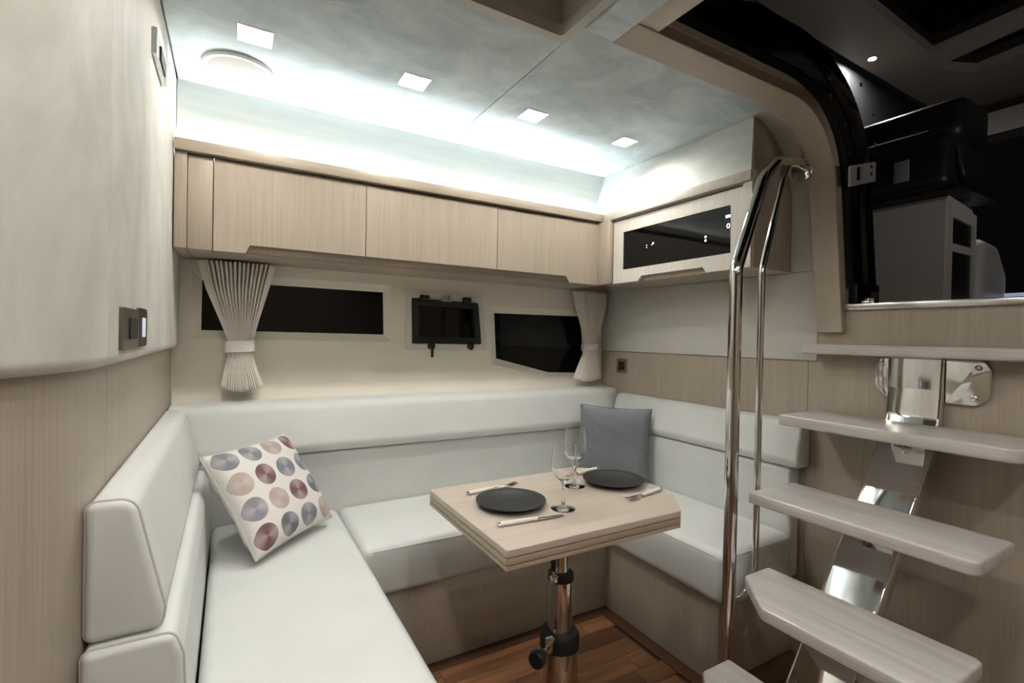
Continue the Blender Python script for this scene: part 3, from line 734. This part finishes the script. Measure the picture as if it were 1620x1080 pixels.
# ================================================================== CURTAINS
def curtain(lab, rows, npl, y0, amp, flapL, flapR, band, mat='curtain'):
    """rows: (z, xa, xb) from top to bottom"""
    t = thing('curtain', lab, 'curtain', ((rows[0][1]+rows[0][2])/2, y0, rows[-1][0]), 'curtains tied back at the hull windows')
    bm = bmesh.new(); NZ, NS = 40, npl*16; ztop, zbot = rows[0][0], rows[-1][0]; grid = []
    def at(z):
        for (z1, a1, b1), (z2, a2, b2) in zip(rows, rows[1:]):
            if z2 <= z <= z1:
                f = (z1-z)/(z1-z2); return a1+(a2-a1)*f, b1+(b2-b1)*f
        return rows[-1][1:]
    for k in range(NZ+1):
        z = ztop+(zbot-ztop)*k/NZ; xa, xb = at(z); wd = xb-xa; row = []
        zb = (ztop-z)/(ztop-zbot)
        am = amp*(0.55+0.45*min(1, wd/(rows[0][2]-rows[0][1])))
        for i in range(NS+1):
            s = i/NS
            if s < flapL: ph = 0; yy = -am*0.9
            elif s > 1-flapR: ph = 0; yy = -am*0.9
            else:
                q = (s-flapL)/(1-flapL-flapR)*npl; ph = (q+0.04*math.sin(q*2.3)) % 1.0
                if ph < 0.5: yy = -am
                elif ph < 0.60: yy = -am+2*am*(ph-0.5)/0.10
                elif ph < 0.90: yy = am
                else: yy = am-2*am*(ph-0.9)/0.10
                yy -= 0.15*am*math.sin(math.pi*min(ph/0.5, 1.0))
            x = xa+wd*s
            arc = 0.018*math.sin(math.pi*s)*max(0, (zb-0.75)/0.25)
            row.append(bm.verts.new((x, y0+yy-0.010*math.sin(math.pi*s)*(1 if zb > 0.6 else 0.3), z-arc)))
        grid.append(row)
    for r0, r1 in zip(grid, grid[1:]):
        for i in range(NS): bm.faces.new((r0[i], r0[i+1], r1[i+1], r1[i]))
    o = obj('pleated_fabric', bm, mat, t, angle=180)
    md = o.modifiers.new('thick', 'SOLIDIFY'); md.thickness = 0.0016
    xa, xb, za, zb_ = band; cx, rx = (xa+xb)/2, (xb-xa)/2
    bm = bmesh.new(); ring = []
    for zz in (zb_, za):
        for rr in (0, 0.003):
            ring.append([bm.verts.new((cx+(rx+rr)*math.copysign(abs(math.cos(a))**0.5, math.cos(a)), y0-0.004+(amp*1.15+0.004+rr)*math.copysign(abs(math.sin(a))**0.5, math.sin(a)), zz+0.004*math.cos(a))) for a in [2*math.pi*k/40 for k in range(40)]])
    bi, bo, ti, to = ring
    for k in range(40):
        j = (k+1) % 40
        for p, q in ((bi, bo), (bo, to), (to, ti), (ti, bi)): bm.faces.new((p[k], p[j], q[j], q[k]))
    obj('tieback', bm, 'band', t)
    box('rail', rows[0][1]+0.005, rows[0][2]-0.005, y0-0.006, y0+0.006, ztop-0.004, ztop+0.001, 'white', t, bev=0)
    return t
curtain('wide pleated cream curtain tied in the middle at the left window', [(1.468, -0.112, 0.156), (1.36, -0.083, 0.128), (1.25, -0.040, 0.098), (1.165, -0.008, 0.078), (1.12, -0.006, 0.075), (1.06, -0.018, 0.090), (0.985, -0.030, 0.116)], 14, 2.200, 0.029, 0.10, 0.09, (-0.017, 0.082, 1.122, 1.166))
curtain('narrow pleated cream curtain tied in the middle at the right window', [(1.466, 1.637, 1.886), (1.36, 1.664, 1.878), (1.25, 1.705, 1.845), (1.175, 1.730, 1.816), (1.13, 1.728, 1.820), (1.06, 1.690, 1.836), (0.975, 1.650, 1.852)], 10, 2.200, 0.020, 0.28, 0.03, (1.732, 1.818, 1.135, 1.168))

# ================================================================== TABLE
t = thing('pedestal_table', 'pale oak dinette table with clipped corners on a telescopic chrome pedestal', 'table', (0.87, 1.19, 0))
TX0, TX1, TY0, TY1 = 0.543, 1.200, 0.948, 1.442
top = [(TX0, TY0), (1.106, TY0), (TX1, 1.058), (TX1, 1.376), (1.135, TY1), (TX0, TY1)]
prism('tabletop', fillet2(top, 0.006, 3), 'z', 0.7025, 0.720, 'oak_table', t, eb=0.0015)
prism('leaf', fillet2(inset2(top, 0.006), 0.006, 3), 'z', 0.7003, 0.7025, 'gap', t)
prism('leaf', fillet2(inset2(top, 0.0005), 0.006, 3), 'z', 0.6845, 0.7003, 'oak_edge', t, eb=0.001)
prism('leaf', fillet2(inset2(top, 0.006), 0.006, 3), 'z', 0.6823, 0.6845, 'gap', t)
prism('leaf', fillet2(inset2(top, 0.0005), 0.006, 3), 'z', 0.672, 0.6823, 'oak_edge', t, eb=0.001)
pc = (0.87, 1.19, 0)
lathe('mount_plate', [(0.0, 0.660), (0.075, 0.660), (0.08, 0.664), (0.08, 0.672), (0, 0.672)], pc, 'steel', t, seg=40)
lathe('inner_tube', [(0, 0.45), (0.0245, 0.45), (0.0245, 0.66), (0, 0.66)], pc, 'chrome', t, seg=40)
c1 = lathe('collar', [(0.0, 0.477), (0.0395, 0.477), (0.0395, 0.494), (0.037, 0.498), (0, 0.498)], pc, 'rubber', t, seg=40)
lathe('middle_tube', [(0, 0.27), (0.0375, 0.27), (0.0375, 0.477), (0, 0.477)], pc, 'chrome', t, seg=48)
c2 = lathe('collar', [(0.0, 0.278), (0.0595, 0.278), (0.0595, 0.312), (0.054, 0.322), (0, 0.322)], pc, 'rubber', t, seg=48)
lathe('outer_tube', [(0, 0.012), (0.056, 0.012), (0.056, 0.278), (0, 0.278)], pc, 'chrome', t, seg=48)
lathe('floor_plate', [(0, 0.0), (0.12, 0.0), (0.12, 0.006), (0.06, 0.012), (0, 0.012)], pc, 'chrome', t, seg=48)
# clamps, knob on the side facing the camera's left
kd = V((-0.87, -0.42, 0)).normalized()
b0 = V((0.87, 1.19, 0.305))+kd*0.05
bm = b_tube(bmesh.new(), [b0, b0+kd*0.06], 0.006, 12); obj('knob_shaft', bm, 'chrome', c2)
lathe('knob', [(0, 0), (0.012, 0.0), (0.016, 0.01), (0.024, 0.022), (0.026, 0.034), (0.022, 0.042), (0, 0.044)], b0+kd*0.048+V((0, 0, -0.004)), 'black', c2, seg=24, axis=kd)
bm = b_box(bmesh.new(), -0.012, 0.012, -0.010, 0.010, -0.02, 0.02, 0.003); bmesh.ops.translate(bm, verts=bm.verts, vec=V((0.87, 1.19, 0.305))+kd*0.057); obj('clamp_block', bm, 'chrome', c2)
b1 = V((0.87, 1.19, 0.487))+kd*0.040
bm = b_box(bmesh.new(), -0.012, 0.012, -0.008, 0.008, -0.013, 0.013, 0.003); bmesh.ops.translate(bm, verts=bm.verts, vec=b1); b_tube(bm, [b1, b1+V((0, 0, 0.04))+kd*0.006], 0.005, 10)
obj('clamp_block', bm, 'chrome', c1)
bm = b_tube(bmesh.new(), [b1+V((0, 0, 0.03))+kd*0.004, b1+kd*0.012+V((0, 0, 0.085))], [0.006, 0.011], 12); obj('clamp_lever', bm, 'black', c1)

# ---- tableware
TT = 0.7201
def plate(x, y, lab):
    prof = [(0, 0.000), (0.055, 0.000), (0.060, 0.002), (0.085, 0.0105), (0.100, 0.0165), (0.1005, 0.0185), (0.098, 0.0190), (0.084, 0.0135), (0.060, 0.0065), (0.0, 0.0055)]
    o = lathe('dinner_plate', prof, (x, y, TT), 'plate', seg=64, org=(x, y, TT)); tag(o, lab, 'plate', 'black dinner plates')
plate(0.700, 1.205, 'matte black dinner plate nearer the patterned pillow')
plate(1.110, 1.236, 'matte black dinner plate nearer the grey pillow')
def wineglass(x, y, lab):
    out = [(0.0, 0.0), (0.0340, 0.0), (0.0345, 0.0015), (0.026, 0.0042), (0.011, 0.0068), (0.0050, 0.0125), (0.0042, 0.030), (0.0042, 0.064), (0.0058, 0.074), (0.013, 0.081), (0.0245, 0.091), (0.0330, 0.107), (0.0358, 0.125), (0.0350, 0.146), (0.0318, 0.172), (0.0300, 0.187)]
    inn = [(0.0290, 0.187), (0.0307, 0.172), (0.0338, 0.146), (0.0346, 0.125), (0.0318, 0.108), (0.0236, 0.093), (0.013, 0.0838), (0.0, 0.0810)]
    o = lathe('wine_glass', out+inn, (x, y, TT), 'glass', seg=48, org=(x, y, TT), angle=60); tag(o, lab, 'glass', 'empty wine glasses')
wineglass(0.817, 1.113, 'empty wine glass standing by the nearer black plate')
wineglass(0.975, 1.268, 'empty wine glass standing behind the other glass')
MW = plain('white_cutlery_handle', srgb(226, 222, 216), 0.3)
def along(bm, a, b, z, stations, seg=10):
    """flattened round body from a to b: stations (f, halfwidth, halfheight, zoff)"""
    a, b = V((a[0], a[1], z)), V((b[0], b[1], z)); d = (b-a); s = V((-d.y, d.x, 0)).normalized(); rings = []
    for f, hw, hh, zo in stations:
        c = a+d*f+V((0, 0, zo)); rings.append([bm.verts.new(c+s*hw*math.cos(2*math.pi*k/seg)+V((0, 0, hh*math.sin(2*math.pi*k/seg)))) for k in range(seg)])
    for r0, r1 in zip(rings, rings[1:]):
        for k in range(seg): bm.faces.new((r0[k], r0[(k+1) % seg], r1[(k+1) % seg], r1[k]))
    bm.faces.new(rings[0]); bm.faces.new(list(reversed(rings[-1]))); return bm
def handle(t, a, b):
    obj('handle', along(bmesh.new(), a, b, TT+0.0062, [(0.06, 0.0062, 0.0058, 0), (0.3, 0.0068, 0.0060, 0), (0.7, 0.0062, 0.0058, 0), (1.0, 0.0052, 0.005, 0)]), MW, t)
    obj('end_cap', along(bmesh.new(), a, b, TT+0.0062, [(0.0, 0.003, 0.003, 0), (0.02, 0.0062, 0.0058, 0), (0.07, 0.0068, 0.006, 0)]), 'chrome', t)
def knife(a, b, c, lab):
    t = thing('table_knife', lab, 'knife', (a[0], a[1], TT), 'table knives'); handle(t, a, b)
    obj('blade', along(bmesh.new(), b, c, TT+0.0045, [(-0.02, 0.004, 0.003, 0), (0.08, 0.0075, 0.0012, 0), (0.6, 0.0085, 0.0009, -0.001), (0.9, 0.006, 0.0008, -0.002), (1.0, 0.001, 0.0006, -0.002)]), 'steel', t)
def fork(a, b, c, lab):
    t = thing('table_fork', lab, 'fork', (a[0], a[1], TT), 'table forks'); handle(t, a, b)
    bm = along(bmesh.new(), b, c, TT+0.006, [(-0.02, 0.004, 0.003, 0), (0.2, 0.0035, 0.002, 0.002), (0.42, 0.006, 0.0016, 0.003), (0.55, 0.0115, 0.0014, 0.001), (0.68, 0.0115, 0.0012, 0)])
    A, B = V((b[0], b[1], TT+0.006)), V((c[0], c[1], TT+0.006)); d = B-A; s = V((-d.y, d.x, 0)).normalized()
    for k in (-1.5, -0.5, 0.5, 1.5): b_tube(bm, [A+d*0.66+s*0.0062*k, A+d*0.85+s*0.0062*k+V((0, 0, 0.0015)), A+d+s*0.0058*k+V((0, 0, 0.005))], [0.0018, 0.0016, 0.0009], 6)
    obj('tines', bm, 'steel', t)
knife((0.588, 1.079), (0.703, 1.070), (0.786, 1.066), 'table knife with white handle at the near edge of the table')
fork((0.622, 1.338), (0.716, 1.349), (0.808, 1.355), 'table fork with white handle behind the left black plate')
knife((1.050, 1.362), (1.165, 1.388), (1.248-0.06, 1.395), 'table knife with white handle behind the right black plate')
fork((1.196, 1.106), (1.096, 1.088), (1.018, 1.074), 'table fork with white handle at the table corner by the handrail')

# ================================================================== STAIRS
t = thing('companionway_stairs', 'open companionway stairs with grey-washed wooden treads on a polished steel stringer', 'stairs', (1.5, 0.71, 0))
TH = 0.036
def tread(pts, z, rs=0.012):
    prism('tread', fillet2(pts, rs, 5), 'z', z-TH, z, 'tread', t, eb=0.006, n=3)
tread([(1.828, 0.30), (1.9035, 0.30), (1.9035, 1.024), (1.828, 1.034)], 1.196, 0.006)
tread([(1.640, 0.40), (1.885, 0.40), (1.885, 1.01), (1.640, 1.000)], 0.952, [0.03, 0.03, 0.008, 0.008])
tread([(1.456, 0.418), (1.700, 0.418), (1.703, 0.985), (1.460, 0.985)], 0.714, [0.02, 0.02, 0.008, 0.008])
tread([(1.262, 0.418), (1.512, 0.418), (1.512, 0.942), (1.390, 0.942), (1.262, 0.805)], 0.476, [0.02, 0.02, 0.008, 0.02, 0.03])
tread([(1.075, 0.418), (1.322, 0.418), (1.322, 0.942), (1.203, 0.942), (1.075, 0.805)], 0.238, [0.02, 0.02, 0.008, 0.02, 0.03])
# stringer: folded plate, front face y 0.635..0.785, side going back
def sx(z): return 1.700+(z-0.714)*0.78
SY0, SY1 = 0.635, 0.783
prof = [(sx(0.0), 0.004), (sx(0.90), 0.90), (1.876, 0.975), (1.888, 1.06), (1.894, 1.158), (1.906, 1.158), (1.906, 0.90), (sx(0.80)+0.065, 0.80), (sx(0.0)+0.065, 0.004)]
prism('stringer', fillet2(prof, [0, 0.06, 0.06, 0.05, 0, 0, 0.02, 0.05, 0]), 'y', SY0, SY1, 'chrome', t, eb=0.010, n=4)
for z in (0.238, 0.476, 0.714, 0.952):
    x = sx(z-TH-0.002)
    bm = b_box(bmesh.new(), x-0.10, x+0.02, 0.66, 0.76, z-TH-0.006, z-TH-0.0005, 0.002)
    bm2 = b_prism(bm, [(x-0.05, z-TH-0.006), (x+0.01, z-TH-0.006), (sx(z-TH-0.06)+0.002, z-TH-0.06)], 'y', 0.700, 0.706)
    obj('tread_bracket', bm, 'chrome', t)
fp = [(0.606, 1.158), (0.560, 1.158), (0.528, 1.12), (0.528, 1.06), (0.552, 1.024), (0.606, 1.024)]
fq = [(0.772, 1.024), (0.800, 1.05), (0.800, 1.158), (0.772, 1.158)]
for nm, q, rr, bolts in (('wall_flange', [(0.634, 1.158), (0.634, 1.022), (0.560, 1.022), (0.528, 1.05), (0.528, 1.13), (0.545, 1.158)], [0, 0.006, 0.03, 0.03, 0.03, 0.02], ((0.557, 1.135), (0.566, 1.045))),
                         ('wall_flange', [(0.782, 1.158), (0.812, 1.150), (0.822, 1.12), (0.822, 1.06), (0.782, 1.018)], [0, 0.01, 0.02, 0.03, 0.006], ((0.803, 1.135), (0.803, 1.060)))):
    o = prism(nm, fillet2(q, rr), 'x', 1.897, 1.9095, 'chrome', t, eb=0.003)
    for yy, zz in bolts: lathe('bolt', [(0.009, 0), (0.009, 0.002), (0.006, 0.0035), (0.004, 0.0025), (0, 0.0025)], (1.897, yy, zz), 'steel', o, seg=16, axis=(-1, 0, 0))

# ---- handrail
t = thing('handrail', 'polished steel double handrail beside the companionway stairs', 'handrail', (1.405, 1.005, 0))
main = path_fillet([(1.405, 1.006, 0.012), (1.405, 1.006, 1.435), (1.578, 1.032, 1.762), (1.672, 1.045, 1.838), (1.82, 1.066, 1.872), (1.876, 1.070, 1.872)], [0.10, 0.12, 0.10, 0.08])
tube('main_rail', main, 0.0205, 'chrome', t, seg=28)
thin = path_fillet([(1.418, 1.008, 0.352), (1.50, 1.014, 0.352), (1.556, 1.016, 0.42), (1.556, 1.016, 1.445), (1.706, 1.042, 1.782), (1.762, 1.054, 1.850)], [0.05, 0.05, 0.08, 0.05])
tube('thin_rail', thin, 0.0108, 'chrome', t, seg=20)
o = lathe('flange', [(0, 0), (0.042, 0), (0.042, 0.006), (0.032, 0.010), (0, 0.010)], (1.8785, 1.070, 1.855), 'chrome', t, seg=32, axis=(-1, 0, 0))
for k in range(4):
    a = k*math.pi/2+0.7; lathe('bolt', [(0.006, 0), (0.006, 0.003), (0, 0.005)], (1.8695, 1.070+0.036*math.cos(a), 1.855+0.036*math.sin(a)), 'steel', o, seg=10, axis=(-1, 0, 0))
lathe('foot', [(0, 0), (0.04, 0), (0.04, 0.006), (0.024, 0.012), (0, 0.012)], (1.405, 1.006, 0), 'chrome', t, seg=32)

# ================================================================== COCKPIT BEYOND THE COMPANIONWAY
struct(box('floor_cockpit', 2.0, 6.0, -1.5, 3.2, 1.27, 1.30, plain('cockpit_deck', srgb(60, 52, 44), 0.6), bev=0), 'dark cockpit sole')
# helm seat
t = thing('helm_chair', 'black leather helm seat on a white moulded pedestal in the dark cockpit', 'seat', (3.16, 1.3, 1.30))
pdz = poly('pedestal', fillet2([(3.0, 1.30), (3.335, 1.30), (3.335, 1.90), (3.03, 1.935), (3.0, 1.91)], [0, 0, 0.02, 0.02, 0.02]), [], 'y', 1.018, 1.62, 'gelcoat', t)
poly('locker_frame', [(3.012, 1.31), (3.325, 1.31), (3.325, 1.87), (3.012, 1.885)], [fillet2([(3.035, 1.32), (3.295, 1.32), (3.295, 1.81), (3.035, 1.825)], 0.01)], 'y', 1.000, 1.018, 'gelcoat', t)
box('locker_recess', 3.02, 3.32, 1.012, 1.0175, 1.32, 1.86, 'black', t, bev=0)
box('locker_shelf', 3.035, 3.30, 1.003, 1.0115, 1.66, 1.70, 'gelcoat', t, bev=0.002)
prism('seat_cushion', [(2.90, 1.955), (3.42, 1.955), (3.45, 2.20), (2.92, 2.225)], 'y', 0.985, 1.64, 'black_leather', t, eb=0.04, r=0.05)
prism('backrest', [(2.97, 2.20), (3.36, 2.19), (3.36, 2.42), (3.05, 2.42)], 'y', 0.965, 1.64, 'black_leather', t, eb=0.05, r=0.06)
tube('piping', [(2.905, 1.06, 2.232), (2.905, 1.30, 2.232), (2.905, 1.62, 2.232)], 0.004, 'steel', t, seg=8)
box('side_plate', 2.893, 2.899, 1.130, 1.195, 2.01, 2.115, plain('seat_plate', srgb(150, 150, 152), 0.4), t, bev=0.002)
bm = b_tube(bmesh.new(), path_fillet([(3.00, 0.985, 2.16), (3.02, 0.965, 2.02), (3.12, 0.965, 1.97), (3.25, 0.985, 1.97)], 0.04), 0.014, 12)
obj('hinge_arm', bm, 'black', t); box('seat_frame', 2.96, 3.38, 0.93, 1.62, 1.932, 1.956, 'black', t, bev=0.004)
# console to the right of the seat
t = thing('helm_console', 'rounded white moulded console edge beside the helm seat', 'console', (3.6, 0.95, 1.30))
prism('shell', fillet2([(3.50, 1.30), (3.95, 1.30), (3.95, 1.62), (3.80, 1.78), (3.55, 1.80)], 0.06), 'y', 1.04, 1.24, 'gelcoat', t, eb=0.05)
t = thing('chart_screen', 'pale lit screen lying low in the dark cockpit', 'screen', (3.9, 0.93, 1.30))
box('stand', 3.86, 3.98, 0.90, 1.0, 1.30, 1.46, 'black', t, bev=0.004)
prism('display', [(3.85, 1.462), (3.99, 1.462), (3.99, 1.472), (3.85, 1.505)], 'y', 0.88, 1.03, 'bluescreen', t)
t = thing('winch', 'small dark deck fitting with a polished top in the cockpit', 'winch', (3.6, 0.83, 1.30))
lathe('drum', [(0, 0), (0.05, 0), (0.045, 0.08), (0.05, 0.155), (0, 0.155)], (3.6, 0.83, 1.30), 'black', t, seg=24)
lathe('cap', [(0, 0.155), (0.05, 0.155), (0.04, 0.17), (0, 0.172)], (3.6, 0.83, 1.30), 'chrome', t, seg=24)
# hardtop: liner slab with dark glass roof panels and beams
ZR = 3.05
ht = struct(poly('ceiling_cockpit', [(2.1, -1.2), (6.0, -1.2), (6.0, 1.72), (3.40, 1.70), (2.1, 1.66)],
     [[(2.2, -0.9), (3.55, -0.9), (3.772+0.05, 0.93), (3.862, 1.396), (2.55, 1.36), (2.2, 1.30)], [(4.06, 1.47), (3.96, 1.0), (3.80, -0.9), (4.05, -0.9), (4.30, 1.05), (4.344, 1.33)]], 'z', ZR, ZR+0.06, 'roofbeige', smooth=False), 'beige hardtop liner over the cockpit with dark glass panels')
poly('roof_glass', [(2.15, -0.95), (4.45, -0.95), (4.45, 1.5), (2.15, 1.5)], [], 'z', ZR+0.061, ZR+0.07, 'dark_glass', ht, smooth=False)
struct(box('wall_cockpit', 2.3, 4.62, 1.74, 1.78, 2.2, 3.049, plain('cockpit_side_dark', srgb(34, 34, 36), 0.5), bev=0), 'dark cockpit side window')
struct(box('wall_cockpit_aft', 4.66, 4.70, -1.2, 1.78, 2.70, 2.86, plain('cockpit_aft_panel', srgb(92, 84, 74), 0.6), bev=0), 'dim brown panel at the far end of the cockpit')
t = thing('roof_strut', 'slanted pale roof strut beyond the companionway', 'strut', (3.3, 1.70, 2.35))
bm = b_tube(bmesh.new(), [(3.28, 1.68, 2.68), (3.75, 1.68, 2.30)], 0.03, 4); obj('strut', bm, 'roofbeige', t)
t = thing('cockpit_spotlight', 'small bright spotlight under the dark cockpit hardtop', 'light', (3.58, 1.613, ZR-0.01))
lathe('bezel', [(0.03, 0), (0.03, -0.006), (0.022, -0.006), (0.022, 0)], (3.58, 1.613, ZR), 'steel', t, seg=24)
lathe('lens', [(0.0, -0.003), (0.021, -0.003), (0.021, -0.001), (0, -0.001)], (3.58, 1.613, ZR-0.001), emit('spot_glow', (1, 0.97, 0.92), 900), t, seg=24)

t = thing('cockpit_fill_light', 'added fill light low in the cockpit, out of view', 'light', (2.2, -0.7, 1.30))  # unseen lamp, added to lift the helm seat and hardtop
box('body', 2.12, 2.28, -0.76, -0.64, 1.30, 1.52, 'gelcoat', t, bev=0.01)
box('lens', 2.14, 2.26, -0.74, -0.66, 1.5205, 1.526, emit('cockpit_fill_glow', (1, 0.96, 0.9), 85), t, bev=0)
box('lens', 2.2805, 2.286, -0.74, -0.66, 1.36, 1.50, emit('cockpit_fill_glow_side', (1, 0.96, 0.9), 32), t, bev=0)
